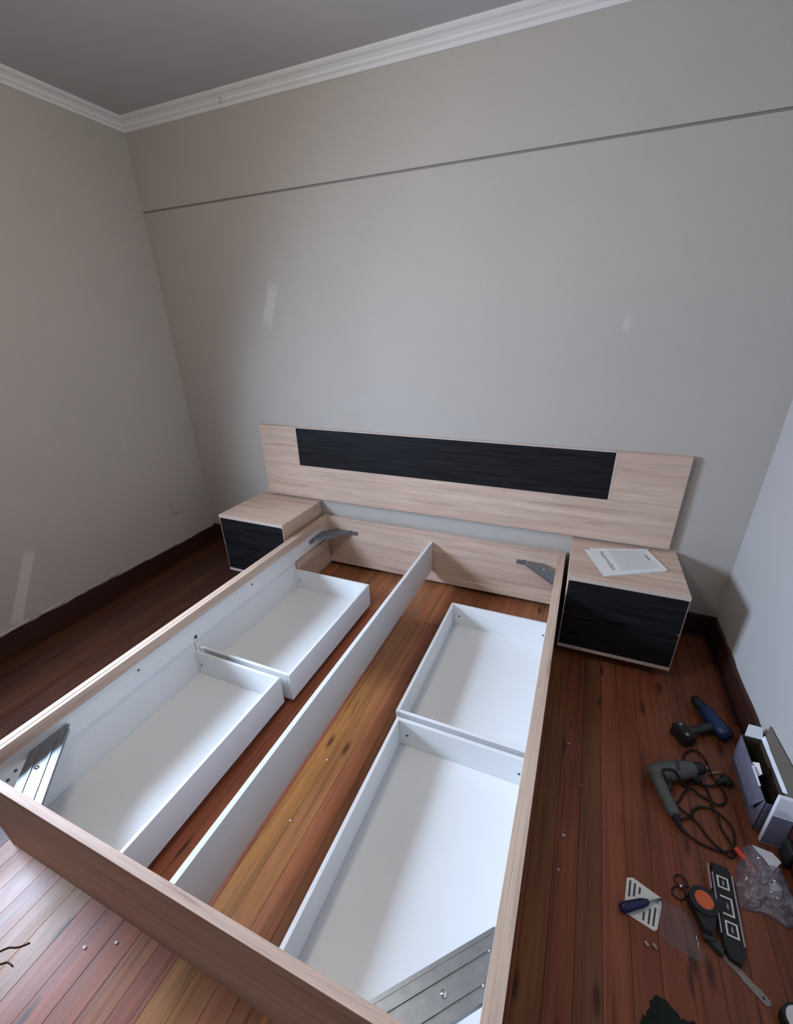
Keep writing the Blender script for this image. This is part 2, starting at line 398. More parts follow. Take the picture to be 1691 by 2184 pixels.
# baseboards: brown varnished strips whose painted-over top line is ragged
def baseboard(name, side, seed, top):
    r = random.Random(seed); bm = BM(); th = 0.012
    a0, a1 = {'left': (-0.012, YN), 'right': (-0.012, YN), 'back': (XL, XR), 'front': (XL, XR)}[side]
    t = 0.0; pts = []; z = top; ln = abs(a1-a0); sg = 1 if a1 > a0 else -1
    while t < ln:
        pts.append((a0+sg*t, z)); st = r.uniform(0.01, 0.06); t += st
        if r.random() < 0.35: z = top+r.uniform(-0.005, 0.004); pts.append((a0+sg*(t-0.004), z))
        else: z += r.uniform(-0.0015, 0.0015)
    pts.append((a1, z)); cols = []
    for q, z in pts:
        if side == 'left': P_ = ((XL, q, 0), (XL+th, q, 0), (XL+th, q, z-0.003), (XL, q, z))
        elif side == 'right': P_ = ((XR, q, 0), (XR-th, q, 0), (XR-th, q, z-0.003), (XR, q, z))
        elif side == 'back': P_ = ((q, 0, 0), (q, -th, 0), (q, -th, z-0.003), (q, 0, z))
        else: P_ = ((q, YN, 0), (q, YN+th, 0), (q, YN+th, z-0.003), (q, YN, z))
        cols.append([bm.verts.new(p) for p in P_])
    for A, B in zip(cols, cols[1:]):
        for i in range(4): bm.faces.new((A[i], A[(i+1) % 4], B[(i+1) % 4], B[i]))
    bm.faces.new(cols[0]); bm.faces.new(cols[-1][::-1])
    return struct(link(name, bm, M_base))
baseboard('baseboard_left', 'left', 5, 0.112); baseboard('baseboard_right', 'right', 8, 0.128); baseboard('baseboard_back', 'back', 11, 0.126); baseboard('baseboard_front', 'front', 12, 0.12)
# filler beads left along the left baseboard, parts of the wall
for (ya, yb, za, zb, h) in ((-1.52, -1.30, 0.118, 0.128, 0.012), (-1.26, -1.13, 0.123, 0.127, 0.010), (-0.86, -0.80, 0.130, 0.133, 0.006), (-0.44, -0.36, 0.122, 0.124, 0.005)):
    b = BM(); n = 9; path = [(XL+0.003, ya+(yb-ya)*i/n, za+(zb-za)*i/n+random.uniform(-.002, .002)) for i in range(n+1)]
    tube(b, path, [h*0.4]+[h*random.uniform(.7, 1.1) for _ in range(n-1)]+[h*0.3], 8, flat=1.0)
    link('filler_bead', b, M_left, wall_left, True)
# quarter-round strips at the floor line, back right corner
b = BM(); box(b, 2.07, XR-0.016, -0.030, -0.014, 0.0, 0.010, 0.003); struct(link('trim_5', b, M_base))
b = BM(); box(b, XR-0.030, XR-0.014, -0.60, -0.034, 0.0, 0.010, 0.003); struct(link('trim_6', b, M_base))

# ------------------------------------------------------------------ bed frame
BW, BY1, BY0, BH = 1.55, -0.024, -1.985, 0.371
bed = tag(empty('bed_frame', (BW/2, (BY0+BY1)/2, 0)), 'light oak storage bed frame without mattress, open white drawers inside', 'bed')
def part(name, parent, m, *boxes, bev=0.0008, **k):
    for q in boxes:
        b = BM(); box(b, *q, bev); o = link(name, b, m, parent, **k)
    return o
part('foot_panel', bed, M_oakx, (0, BW, BY0, BY0+.022, 0, BH))
part('head_panel', bed, M_oakx, (0.022, BW-.022, BY1-.022, BY1, 0.035, BH))
part('head_batten', bed, M_oakx, (0.03, BW-.03, BY1-.034, BY1-.022, 0.035, 0.078))
for s in (0, 1):
    X = (lambda a, b: (a, b)) if s == 0 else (lambda a, b: (BW-b, BW-a))
    rail = part('side_rail', bed, M_oaky, (*X(0, .022), BY0+.022, BY1, 0.222, BH))
    part('inner_batten', bed, M_oaky, (*X(.0222, .038), BY0+.0225, BY1-.0225, 0.322, BH-.001))
    part('inner_lining', bed, M_white, (*X(.0222, .030), BY0+.0225, BY1-.0225, 0.222, 0.3215))
    part('end_side_panel', bed, M_oaky, (*X(0, .022), -0.412, BY1, 0.0, 0.2215), (*X(.0222, .036), -0.412, BY1-.035, 0.03, 0.216))
    # corner gusset plates: pressed steel, one at each corner of this side
    for e in (0, 1):
        cx_ = 0.0305 if s == 0 else BW-0.0305; cyy = BY1-.0225 if e == 0 else BY0+.0225
        sx = 1 if s == 0 else -1; sy_ = -1 if e == 0 else 1
        def G(u, v, z): return Vector((cx_+sx*u, cyy+sy_*v, z))
        b = BM(); A, Bn = (0.185, 0.085) if e == 0 else (0.225, 0.115)
        zt = 0.290
        prism(b, [(0, Bn), (0, A), (0.012, A+0.004), (A+0.004, 0.012), (A, 0), (Bn, 0)], zt-0.002, zt, 0, G)
        if e == 0:
            box(b, *sorted((cx_+sx*(A-.01), cx_+sx*(A+.04))), *sorted((cyy+sy_*.0005, cyy+sy_*.012)), zt-.022, zt)
            box(b, *sorted((cx_+sx*.0005, cx_+sx*.012)), *sorted((cyy+sy_*(A-.01), cyy+sy_*(A+.04))), zt-.022, zt)
        br = link('corner_bracket', b, M_steel, bed)
        # folded flanges along the two long edges, and two pressed ribs
        def bar(u0, v0, u1, v1, wd, z0, z1):
            d = Vector((u1-u0, v1-v0)).normalized(); nn = Vector((-d.y, d.x))*wd/2
            b = BM(); prism(b, [(u0+nn.x, v0+nn.y), (u0-nn.x, v0-nn.y), (u1-nn.x, v1-nn.y), (u1+nn.x, v1+nn.y)], z0, z1, 0, G)
            link('folded_rib', b, M_steel, br)
        bar(0.010, A-.004, A-.004, 0.010, 0.003, zt-0.022, zt+0.001)
        bar(0.003, Bn-.003, Bn-.003, 0.003, 0.003, zt-0.022, zt+0.001)
        bar(0.012, A-.034, A-.034, 0.012, 0.006, zt, zt+0.003)
        bar(0.012, Bn+.020, Bn+.020, 0.012, 0.006, zt, zt+0.003)
        hh = (A+Bn)/4
        for (u, v, rr) in ((hh, hh, 0.0065), (0.016, A-.04, .004), (A-.04, 0.016, .004), (0.016, Bn+.012, .004), (Bn+.012, 0.016, .004)):
            b = BM(); q = G(u, v, zt+0.0012); cyl(b, q, rr, 0.0026, 14); link('bracket_rivet', b, M_glint, br, True)
# centre board on edge, raised clear of the floor on two small blocks
part('centre_board', bed, M_white, (0.766, 0.784, BY0+.0225, BY1-.0225, 0.112, 0.309))
# drawers
DR = 0
for s in (0, 1):
    X = (lambda a, b: (a, b)) if s == 0 else (lambda a, b: (BW-b, BW-a))
    for (ya, yb, xin) in ((-1.183, -0.418, 0.527), (-1.957, -1.196, 0.497 if s == 0 else 0.512)):
        zb = 0.030
        t = 0.013; xi0 = 0.0225
        dr = part('drawer', bed, M_white, (*X(xi0+.0003, xin-t-.0006), ya+t+.0045, yb-t-.0045, zb+.008, zb+.014), bev=0)
        part('side_board', dr, M_white, (*X(xin-t, xin), ya+.004, yb-.004, zb, 0.170),      # inner long side, far and near sides
             (*X(xi0, xin-t-.0003), yb-t-.004, yb-.004, zb, 0.170), (*X(xi0, xin-t-.0003), ya+.004, ya+t+.004, zb, 0.170))
        b = BM(); box(b, *X(0.0, 0.022), ya+.002, yb-.002, 0.012, 0.2195, .0008, 0)
        for f_ in b.faces:
            c = f_.calc_center_median().x
            if abs(c-X(0, .022)[1 if s == 0 else 0]) < 0.001: f_.material_index = 1
        link('drawer_front', b, [M_oaky, M_white], dr)
        for (xx, yy, ax, zz) in ((0.050, yb-t-.0045, (0, 1, 0), 0.10), (xin-.045, yb-t-.0045, (0, 1, 0), 0.10), (0.050, ya+t+.0045, (0, 1, 0), 0.10)):
            b = BM(); xx = xx if s == 0 else BW-xx; cyl(b, (xx, yy, zz), 0.0045, 0.003, 12, ax); link('cam_screw', b, M_hole, dr, True)
        for sgn in (0.25, 0.75):
            yy = ya+(yb-ya)*sgn
            for q in (0.08, xin-0.06):
                b = BM(); cyl(b, ((q if s == 0 else BW-q), yy, 0.015), 0.0148, 0.012, 14, (0, 1, 0))
                link('castor', b, M_dgrey, dr, True)
# stray pre-drilled holes on the left lining and dark notch by the drawer divider
for (y, z) in ((-1.465, 0.287), (-1.90, 0.262), (-1.925, 0.250), (-0.80, 0.287), (-1.19, 0.240)):
    b = BM(); cyl(b, (0.0306, y, z), 0.0048 if y != -1.19 else 0.009, 0.002, 12, (1, 0, 0)); link('peg_hole', b, M_hole, bed, True)

# ------------------------------------------------------------------ headboard
hb = tag(empty('headboard', (0.79, -0.015, 0.477)), 'long light oak headboard with black inset panel fixed to the back wall', 'headboard')
hx0, hx1, hz0, hz1, px0, px1, pz = -0.433, 2.018, 0.477, 0.951, -0.142, 1.702, 0.704
hy0, hy1 = -0.030, -0.002
part('lower_board', hb, M_oakx, (hx0, hx1, hy0, hy1, hz0, pz-.001))
part('end_board', hb, M_oakx, (hx0, px0-.001, hy0, hy1, pz, hz1))
part('end_board', hb, M_oakx, (px1+.001, hx1, hy0, hy1, pz, hz1))
part('inset_panel', hb, M_black, (px0, px1, hy0-.003, hy1, pz, hz1-.007))['label'] = 'black wood-grain inset panel'
part('edge_band', hb, M_edge, (px0, px1, hy0, hy1, hz1-.006, hz1), (px1+.0005, px1+.010, hy0-.001, hy0-.0002, pz, hz1-.007))
part('side_edge', hb, M_edge, (hx1+.0002, hx1+.003, hy0, hy1, hz0, hz1))

# ------------------------------------------------------------------ bedside cabinets
def cabinet(x0, x1, label, grp):
    z0, z1, yf = 0.060, 0.460, -0.434
    c = tag(empty('bedside_cabinet', ((x0+x1)/2, -0.217, z0)), label, 'bedside cabinet', grp)
    yb = -0.0145
    part('side_board', c, M_oaky, (x0, x0+.016, yf+.0005, yb, z0+.018, z1-.018), (x1-.016, x1, yf+.0005, yb, z0+.018, z1-.018))
    part('back_board', c, M_oaky, (x0+.016, x1-.016, yb-.01, yb, z0+.018, z1-.018))
    part('top_board', c, M_oakx, (x0, x1, yf, -0.001, z1-.018, z1))
    part('bottom_board', c, M_oakx, (x0, x1, yf, yb, z0, z0+.018))
    part('front_edge', c, M_edge, (x0, x1, yf-.0012, yf-.0002, z1-.018, z1), (x0, x1, yf-.0012, yf-.0002, z0, z0+.018))
    xm = (x0+x1)/2; zs = 0.262; hw = 0.05
    # upper drawer front
    up = part('drawer_front', c, M_black, (x0+.005, x1-.004, yf-.0010, yf+.018, zs+.0012, z1-.020))
    b = BM()  # lower front with a grip notch cut in its top edge
    xs = [x0+.005, xm-hw, xm-hw+.006, xm+hw-.006, xm+hw, x1-.004]
    pts = [(xs[0], z0+.020), (xs[5], z0+.020), (xs[5], zs-.0012), (xs[4], zs-.0012), (xs[3], zs-.014), (xs[2], zs-.014), (xs[1], zs-.0012), (xs[0], zs-.0012)]
    prism(b, pts, yf-.0010, yf+.016, 0, lambda x, z, y: Vector((x, y, z)))
    dn = link('drawer_front', b, M_black, c)
    part('grip_recess', dn, M_hole if False else M_rubber, (xm-hw, xm+hw, yf+.017, yf+.020, zs-.02, zs-.001))
    return c
cabinet(1.571, 2.059, 'oak bedside cabinet with black drawer fronts and paper sheets on it', 'bedside cabinets')
cabinet(-0.511, -0.024, 'oak bedside cabinet with black drawer fronts and bare top, near left wall', 'bedside cabinets')

# ------------------------------------------------------------------ instruction sheets on the right cabinet
def sheet(name, pts, z0, label, lines, cat='paper', grp='assembly sheets on the cabinet'):
    c = Vector((sum(p[0] for p in pts)/4, sum(p[1] for p in pts)/4))
    b = BM(); n = 6; grid = []
    for i in range(n+1):
        row = []
        for j in range(n+1):
            u, v = i/n, j/n
            x = (1-u)*(1-v)*pts[0][0]+u*(1-v)*pts[1][0]+u*v*pts[2][0]+(1-u)*v*pts[3][0]
            y = (1-u)*(1-v)*pts[0][1]+u*(1-v)*pts[1][1]+u*v*pts[2][1]+(1-u)*v*pts[3][1]
            row.append((x, y, z0+0.0012*max(0, (abs(u-.5)*2)**4)))
        grid.append(row)
    for off in (0.0006, 0.0):
        vs = [[b.verts.new((p[0], p[1], p[2]+off)) for p in row] for row in grid]
        for i in range(n):
            for j in range(n): b.faces.new((vs[i][j], vs[i+1][j], vs[i+1][j+1], vs[i][j+1]))
    o = tag(link(name, b, M_paper, None, loc=(c.x, c.y, z0)), label, cat, grp)
    if lines:
        b = BM(); bd = BM()
        def q(u, v): return ((1-u)*(1-v)*pts[0][0]+u*(1-v)*pts[1][0]+u*v*pts[2][0]+(1-u)*v*pts[3][0], (1-u)*(1-v)*pts[0][1]+u*(1-v)*pts[1][1]+u*v*pts[2][1]+(1-u)*v*pts[3][1])
        def dash(bm, u0, u1, v0, v1):
            fs = [bm.verts.new((*q(u, v), z0+0.0019)) for u, v in ((u0, v0), (u1, v0), (u1, v1), (u0, v1))]; bm.faces.new(fs)
        r = random.Random(4)
        for k in range(14):      # rows of print running across the sheet
            u = 0.30+k*0.045
            v = 0.10
            while v < 0.86:
                w_ = r.uniform(.03, .12); dash(b, u, u+.008, v, min(.88, v+w_)); v += w_+.02
        for k in range(16):
            v = 0.14+k*0.044; dash(bd, 0.12+r.uniform(0, .03), 0.15+r.uniform(.02, .05), v, v+.028)
        dash(bd, 0.85, 0.88, 0.30, 0.52)
        link('print', b, M_ink, o)['kind'] = 'stuff'; link('heading_print', bd, M_ink, o)['kind'] = 'stuff'
    return o
sheet('instruction_sheet', [(1.632, -0.140), (1.918, 0.0-.034), (1.990, -0.240), (1.722, -0.386)], 0.4602, 'lower white paper sheet on right oak cabinet, corner showing at left', False)
sheet('instruction_sheet', [(1.655, -0.118), (1.925, -0.031), (1.997, -0.228), (1.735, -0.375)], 0.4622, 'upper printed white paper sheet on right oak cabinet', True)

# ------------------------------------------------------------------ cordless drill lying on the floor
cd = tag(empty('cordless_drill', (2.16, -0.66, 0)), 'dark blue and black cordless drill lying on its side near right baseboard', 'drill')
b = BM(); tube(b, smoothpath([(2.166, -0.585, .033), (2.176, -0.605, .033), (2.196, -0.650, .033), (2.215, -0.690, .033), (2.229, -0.712, .033), (2.234, -0.722, .033)], 3), [.020, .022, .024, .026, .028, .029, .030, .030, .031, .031, .030, .028, .025, .020, .014, .008], 16)
link('motor_housing', b, M_blue, cd, True)
b = BM(); tube(b, [(2.146, -0.546, .033), (2.151, -0.555, .033), (2.160, -0.575, .033), (2.168, -0.590, .033)], [.017, .021, .022, .020], 16); ch = link('chuck', b, M_rubber, cd, True)
b = BM(); tube(b, [(2.141, -0.536, .033), (2.147, -0.548, .033)], [.009, .012], 12); link('chuck_jaw', b, M_dgrey, ch, True)
b = BM(); tube(b, smoothpath([(2.196, -0.668, .030), (2.165, -0.690, .029), (2.125, -0.717, .028), (2.095, -0.738, .028)], 3), [.021, .020, .018, .017, .016, .016, .0165, .017, .018, .020], 14, flat=0.9); link('grip', b, M_dgrey, cd, True)
b = BM(); tube(b, [(2.165, -0.668, .031), (2.152, -0.678, .031), (2.142, -0.690, .030)], [.006, .008, .006], 10); link('trigger', b, M_rubber, cd, True)
b = BM(); ang = math.atan2(-0.058, -0.085)
fn = lambda x, y, z: Vector((2.076+math.cos(ang)*x-math.sin(ang)*y, -0.752+math.sin(ang)*x+math.cos(ang)*y, z))
prism(b, [(-.024, -.036), (.020, -.040), (.026, -.030), (.026, .030), (.020, .040), (-.024, .036)], 0.002, 0.052, .006, fn); bt = link('battery', b, M_rubber, cd)
for (u, v) in ((0.010, 0.022), (-0.002, -0.024)):
    b = BM(); cyl(b, fn(u, v, 0.0525), 0.0075, 0.003, 12); link('battery_latch', b, M_alu, bt, True)

# ------------------------------------------------------------------ corded drill, grey
kd = tag(empty('corded_drill', (1.99, -0.99, 0)), 'grey corded drill lying on its side with a tangled dark cable', 'drill')
b = BM(); tube(b, smoothpath([(1.940, -1.000, .035), (1.952, -0.985, .035), (1.985, -0.962, .035), (2.025, -0.943, .035), (2.068, -0.922, .035), (2.084, -0.914, .035)], 3),
              [.012, .022, .028, .031, .033, .034, .034, .034, .034, .033, .032, .031, .029, .027, .025, .022], 16, flat=.95); link('motor_housing', b, M_grey, kd, True)
b = BM(); tube(b, smoothpath([(1.955, -0.985, .032), (1.966, -1.025, .030), (1.978, -1.062, .028), (1.992, -1.098, .027), (2.000, -1.118, .026)], 3), [.026, .025, .023, .022, .021, .020, .020, .020, .020, .020, .020, .018, .015], 14, flat=1.05); link('grip', b, M_grey, kd, True)
b = BM(); tube(b, [(1.990, -0.985, .033), (1.992, -1.000, .032), (1.993, -1.020, .031), (1.995, -1.032, .030)], [.006, .009, .009, .005], 10); link('trigger', b, M_rubber, kd, True)
b = BM(); box(b, 2.018, 2.026, -0.965, -0.920, .0665, .0685); link('vent_slot', b, M_dgrey, kd)
b = BM(); tube(b, [(2.084, -0.914, .035), (2.092, -0.910, .035), (2.110, -0.901, .035), (2.119, -0.897, .035)], [.020, .022, .021, .014], 16); ck = link('chuck', b, M_rubber, kd, True)
b = BM(); tube(b, [(2.119, -0.897, .035), (2.130, -0.891, .035)], [.010, .005], 12); link('chuck_jaw', b, M_glint, ck, True)
b = BM(); tube(b, [(2.070, -0.935, .030), (2.092, -0.945, .022), (2.104, -0.948, .018)], [.013, .012, .008], 12); link('chuck_key_holder', b, M_rubber, kd, True)
b = BM(); tube(b, smoothpath([(1.999, -1.116, .026), (2.006, -1.128, .018), (2.018, -1.142, .010), (2.036, -1.156, .008)], 3), [.011, .010, .0095, .009, .0085, .008, .007, .006, .005, .0045], 10); link('strain_relief', b, M_rubber, kd, True)
cab = [(2.036, -1.156, .008), (2.062, -1.166, .006), (2.092, -1.171, .006), (2.113, -1.171, .006), (2.134, -1.166, .006), (2.154, -1.150, .006), (2.153, -1.138, .010), (2.145, -1.109, .006), (2.137, -1.084, .006), (2.134, -1.046, .010), (2.127, -1.022, .006), (2.124, -0.993, .013), (2.121, -0.958, .006), (2.105, -0.945, .006),
       (2.090, -0.948, .006), (2.076, -0.955, .01), (2.047, -0.977, .010), (2.010, -0.977, .066), (1.985, -0.980, .068), (1.969, -0.990, .067), (1.980, -1.010, .052), (1.998, -1.036, .008), (2.008, -1.052, .006), (2.022, -1.048, .006), (2.043, -1.008, .006), (2.060, -0.983, .006), (2.075, -0.982, .013), (2.095, -0.992, .006), (2.123, -1.000, .006), (2.140, -1.008, .006),
       (2.155, -1.004, .006), (2.171, -0.988, .006), (2.177, -0.963, .006), (2.170, -0.936, .006), (2.160, -0.915, .006), (2.148, -0.880, .006), (2.143, -0.842, .006), (2.137, -0.817, .006), (2.124, -0.803, .006), (2.105, -0.800, .006), (2.089, -0.812, .006), (2.072, -0.835, .006), (2.066, -0.864, .006), (2.066, -0.88, .012)]
b = BM(); tube(b, smoothpath(cab, 4), 0.0036, 8); cb = link('cable', b, M_cord, kd, True)
cab2 = [(2.020, -1.064, .006), (2.041, -1.078, .006), (2.058, -1.087, .006), (2.078, -1.112, .006), (2.102, -1.150, .006), (2.116, -1.166, .013), (2.140, -1.178, .006), (2.153, -1.170, .006), (2.163, -1.140, .006), (2.172, -1.100, .006), (2.168, -1.069, .006), (2.150, -1.046, .006), (2.125, -1.036, .012), (2.099, -1.035, .006), (2.078, -1.044, .006), (2.061, -1.066, .006), (2.046, -1.092, .012), (2.020, -1.112, .008)]
b = BM(); tube(b, smoothpath(cab2, 4), 0.0036, 8); link('cable', b, M_cord, kd, True)
cab3 = [(2.090, -0.950, .012), (2.100, -0.952, .014), (2.119, -0.950, .014), (2.140, -0.942, .010), (2.160, -0.926, .012)]
b = BM(); tube(b, smoothpath(cab3, 4), 0.0036, 8); link('cable', b, M_cord, kd, True)
b = BM(); tube(b, [(2.158, -0.928, .014), (2.172, -0.916, .016), (2.182, -0.907, .018)], [.006, .011, .012], 12); tube(b, [(2.176, -0.895, .018), (2.186, -0.905, .018), (2.200, -0.922, .018)], [.012, .0175, .012], 12); pg = link('plug', b, M_rubber, kd, True)
for o_ in (-.008, .008):
    b = BM(); tube(b, [(2.190+o_*.6, -0.903+o_*.8*-1, .018), (2.206+o_*.6, -0.890+o_*.8*-1, .018)], 0.0024, 8); link('plug_pin', b, M_alu, pg, True)
b = BM(); tube(b, [(2.143, -0.888, .006), (2.185, -0.866, .006)], [.0026, .0026], 8); tag(link('drill_bit', b, M_beige, None, True, (2.164, -0.877, 0)), 'thin pale rod lying on the floor beside the grey drill', 'drill bit')
# ------------------------------------------------------------------ open carton by the right wall
bx0, bx1, by0, by1, bh, th = 2.230, 2.294, -1.055, -0.790, 0.135, 0.003
ct = tag(empty('carton', ((bx0+bx1)/2, (by0+by1)/2, 0)), 'open printed carton with raised flaps against the right wall', 'box')
def slab(name, parent, m, pts, t=0.002):
    """thin folded board panel through 4 points"""
    P_ = [Vector(p) for p in pts]; nn = (P_[1]-P_[0]).cross(P_[3]-P_[0]).normalized()*t
    b = BM(); A = [b.verts.new(p) for p in P_]; B = [b.verts.new(p+nn) for p in P_]
    b.faces.new(A[::-1]); b.faces.new(B)
    for i in range(len(P_)): b.faces.new((A[i], A[(i+1) % len(P_)], B[(i+1) % len(P_)], B[i]))
    return link(name, b, m, parent)
part('carton_bottom', ct, M_inside, (bx0+th, bx1-th, by0+th, by1-th, 0.001, 0.004), bev=0)
part('outer_wall', ct, M_lilac, (bx0, bx0+th*.5, by0, by1, 0.001, bh), bev=0); part('outer_wall', ct, M_lilac, (bx0, bx1, by0, by0+th*.5, 0.001, bh), bev=0)
part('inner_wall', ct, M_inside, (bx0+th*.5, bx0+th, by0+th*.5, by1, 0.001, bh-.001), (bx0+th, bx1-th, by0+th*.5, by0+th, .001, bh-.001), (bx0+th, bx1-th, by1-th, by1, .001, bh-.001), (bx1-th, bx1, by0+th*.5, by1, .001, bh-.001), bev=0)
slab('side_flap', ct, M_lilac, [(bx0-.0005, by0+.01, bh), (bx0-.0005, by1-.01, bh), (bx0-.014, by1-.05, bh-.07), (bx0-.014, by0+.03, bh-.07)])
slab('end_flap', ct, M_wbox, [(bx0+.010, by1+.001, bh), (bx1, by1+.001, bh), (bx1, by1+.030, bh+.030), (bx0+.022, by1+.030, bh+.030)])
slab('wall_flap', ct, M_kraft, [(bx1, by0+.02, bh), (bx1, by1-.01, bh), (bx1+.012, by1+.02, bh+.055), (bx1+.012, by0+.04, bh+.085)])
slab('flap_strip', ct, M_wbox, [(bx1-.003, by0+.06, bh+.001), (bx1-.003, by1+.005, bh+.001), (bx1+.003, by1+.005, bh+.018), (bx1+.003, by0+.045, bh+.018)])
slab('closing_tab', ct, M_wbox, [(bx0+.004, by0+.10, bh-.010), (bx0+.004, by0+.155, bh-.004), (bx0+.022, by0+.150, bh+.006), (bx0+.022, by0+.112, bh)])
slab('rim_strip', ct, M_wbox, [(bx0-.002, by0+.06, bh+.0005), (bx0-.002, by0+.135, bh+.0005), (bx0+.004, by0+.135, bh+.002), (bx0+.004, by0+.06, bh+.002)])
# white booklet leaning on the carton
wl = tag(empty('leaning_box', (2.27, -1.06, 0)), 'white flat box leaning on the near end of the open carton', 'box')
def lean(u, v, w_):      # u along x, v up the slope, w_ thickness towards the camera
    return Vector((2.240+u+0.02*v, -1.078+0.10*v-w_*0.99, 0.0008+v*0.99+w_*0.10))
b = BM(); prism(b, [(0, 0), (0.058, 0), (0.054, 0.195), (0.002, 0.195)], 0, 0.014, .0, lambda u, v, w_: lean(u, v, w_)); wbo = link('box_body', b, M_wbox, wl)
b = BM(); prism(b, [(0.001, 0.004), (0.056, 0.004), (0.054, 0.120), (0.003, 0.120)], .0142, .0148, 0, lambda u, v, w_: lean(u, v, w_)); pb = link('printed_face', b, M_lilac, wl)
pb['label'] = 'grey printed lower half'
b = BM()
for k in range(4): prism(b, [(0.006, 0.128+k*.006), (0.050-k*.006, 0.128+k*.006), (0.050-k*.006, 0.1295+k*.006), (0.006, 0.1295+k*.006)], .0142, .0147, 0, lambda u, v, w_: lean(u, v, w_))
link('print', b, M_ink, wl)['kind'] = 'stuff'
b = BM(); box(b, 2.284, 2.2995, -1.150, -1.100, 0.0, 0.075, .004); tag(link('black_case', b, M_rubber, None, loc=(2.292, -1.125, 0)), 'narrow black plastic case standing against the right baseboard', 'case')

# ------------------------------------------------------------------ clear bag of fittings
bag = tag(empty('fittings_bag', (2.21, -1.225, 0)), 'crumpled clear plastic bag of bed fittings near the right wall', 'bag')
b = BM(); nu, nv = 34, 34; vs = []
outl = [(2.182, -1.135), (2.205, -1.116), (2.278, -1.158), (2.292, -1.30), (2.24, -1.318), (2.186, -1.305), (2.128, -1.322), (2.150, -1.215)]
cxb, cyb = 2.212, -1.218
def rad(a):
    best = 0.1
    for i in range(len(outl)):
        p = Vector(outl[i])-Vector((cxb, cyb)); q = Vector(outl[(i+1) % len(outl)])-Vector((cxb, cyb)); d = Vector((math.cos(a), math.sin(a)))
        e = q-p; den = d.x*e.y-d.y*e.x
        if abs(den) < 1e-9: continue
        t = (p.x*e.y-p.y*e.x)/den; s_ = (p.x*d.y-p.y*d.x)/den
        if t > 0 and 0 <= s_ <= 1: best = t
    return best
for j in range(nv+1):
    row = []; rr = j/nv
    for i in range(nu*2):
        a = 2*math.pi*i/(nu*2); R_ = rad(a)*rr*(1+0.03*math.sin(9*a))
        x, y = cxb+math.cos(a)*R_, cyb+math.sin(a)*R_
        h = 0.040*(1-rr**2.2)+0.004
        h += (noise.noise(Vector((x*38, y*38, 0)))*0.012+abs(noise.noise(Vector((x*85, y*85, 3))))*0.010)*min(1, (1-rr)*5)
        row.append(b.verts.new((x, y, max(0.0012, h if rr < 1 else 0.0012))))
    vs.append(row)
for j in range(nv):
    for i in range(nu*2): b.faces.new((vs[j][i], vs[j][(i+1) % (nu*2)], vs[j+1][(i+1) % (nu*2)], vs[j+1][i]))
bmesh.ops.remove_doubles(b, verts=b.verts[:], dist=1e-5)
link('bag_film', b, M_bag, bag, False)
G_ = 'fittings inside the clear bag'
def lab(o, l, c, g=None): return tag(o, l, c, g)
b = BM(); tube(b, smoothpath([(2.163, -1.148, .012), (2.172, -1.165, .014), (2.184, -1.180, .014), (2.196, -1.210, .012)], 3), 0.009, 8); lab(link('red_tube', b, M_red, None, True, (2.18, -1.18, 0)), 'bent red plastic piece inside the clear bag', 'fitting', G_)
b = BM(); prism(b, [(2.200, -1.135), (2.252, -1.138), (2.268, -1.160), (2.238, -1.195), (2.222, -1.165)], 0.034, 0.0348); lab(link('paper_slip', b, M_wbox, None, loc=(2.236, -1.16, 0.034)), 'folded white paper slip in the top of the clear bag', 'paper')
b = BM(); prism(b, [(2.218, -1.232), (2.247, -1.222), (2.250, -1.238), (2.222, -1.251)], 0.026, 0.029, .0008); lab(link('white_label', b, M_wbox, None, loc=(2.235, -1.236, 0.026)), 'small white rectangular tab inside the clear bag', 'label')
for k, (x, y, a) in enumerate([(2.150, -1.255, 0.3), (2.163, -1.282, -0.7), (2.222, -1.196, 1.2), (2.235, -1.280, -.5), (2.20, -1.262, .8), (2.253, -1.262, 0.1), (2.178, -1.232, 1.9)]):
    b = BM(); c, s_ = math.cos(a)*.010, math.sin(a)*.010; tube(b, [(x-c, y-s_, .008), (x+c, y+s_, .008)], [.0042, .0042], 8)
    lab(link('wooden_dowel', b, M_beige, None, True, (x, y, 0.004)), 'small pale wooden dowel inside the clear bag of fittings', 'dowel', 'dowels in the bag')

# ------------------------------------------------------------------ striped card and blue screwdriver
card = [(1.847, -1.351), (1.864, -1.345), (1.935, -1.370), (1.934, -1.392), (1.916, -1.455), (1.908, -1.460), (1.834, -1.444)]
b = BM(); prism(b, card, 0.0004, 0.0012); co = tag(link('striped_card', b, M_paper, None, loc=(1.885, -1.40, 0)), 'small white card with black stripes on the floor under a blue screwdriver', 'card')
b = BM(); ca, cb_, cc, cd_ = Vector((1.847, -1.351)), Vector((1.935, -1.370)), Vector((1.914, -1.458)), Vector((1.834, -1.446))
def cq(u, v): p = ca*(1-u)*(1-v)+cb_*u*(1-v)+cc*u*v+cd_*(1-u)*v; return (p.x, p.y)
for (u0, u1, v0, v1) in ((0.08, 0.14, 0.02, 0.50), (0.22, 0.28, 0.02, 0.42), (0.37, 0.43, 0.06, 0.26), (0.86, 0.92, 0.38, 0.92), (0.72, 0.78, 0.50, 0.94), (0.56, 0.62, 0.68, 0.92)):
    prism(b, [cq(u0, v0), cq(u1, v0), cq(u1, v1), cq(u0, v1)], 0.0013, 0.0015)
link('print', b, M_inkd, co)['kind'] = 'stuff'
sd = tag(empty('screwdriver', (1.86, -1.42, 0)), 'short screwdriver with dark blue handle lying across the striped card', 'screwdriver')
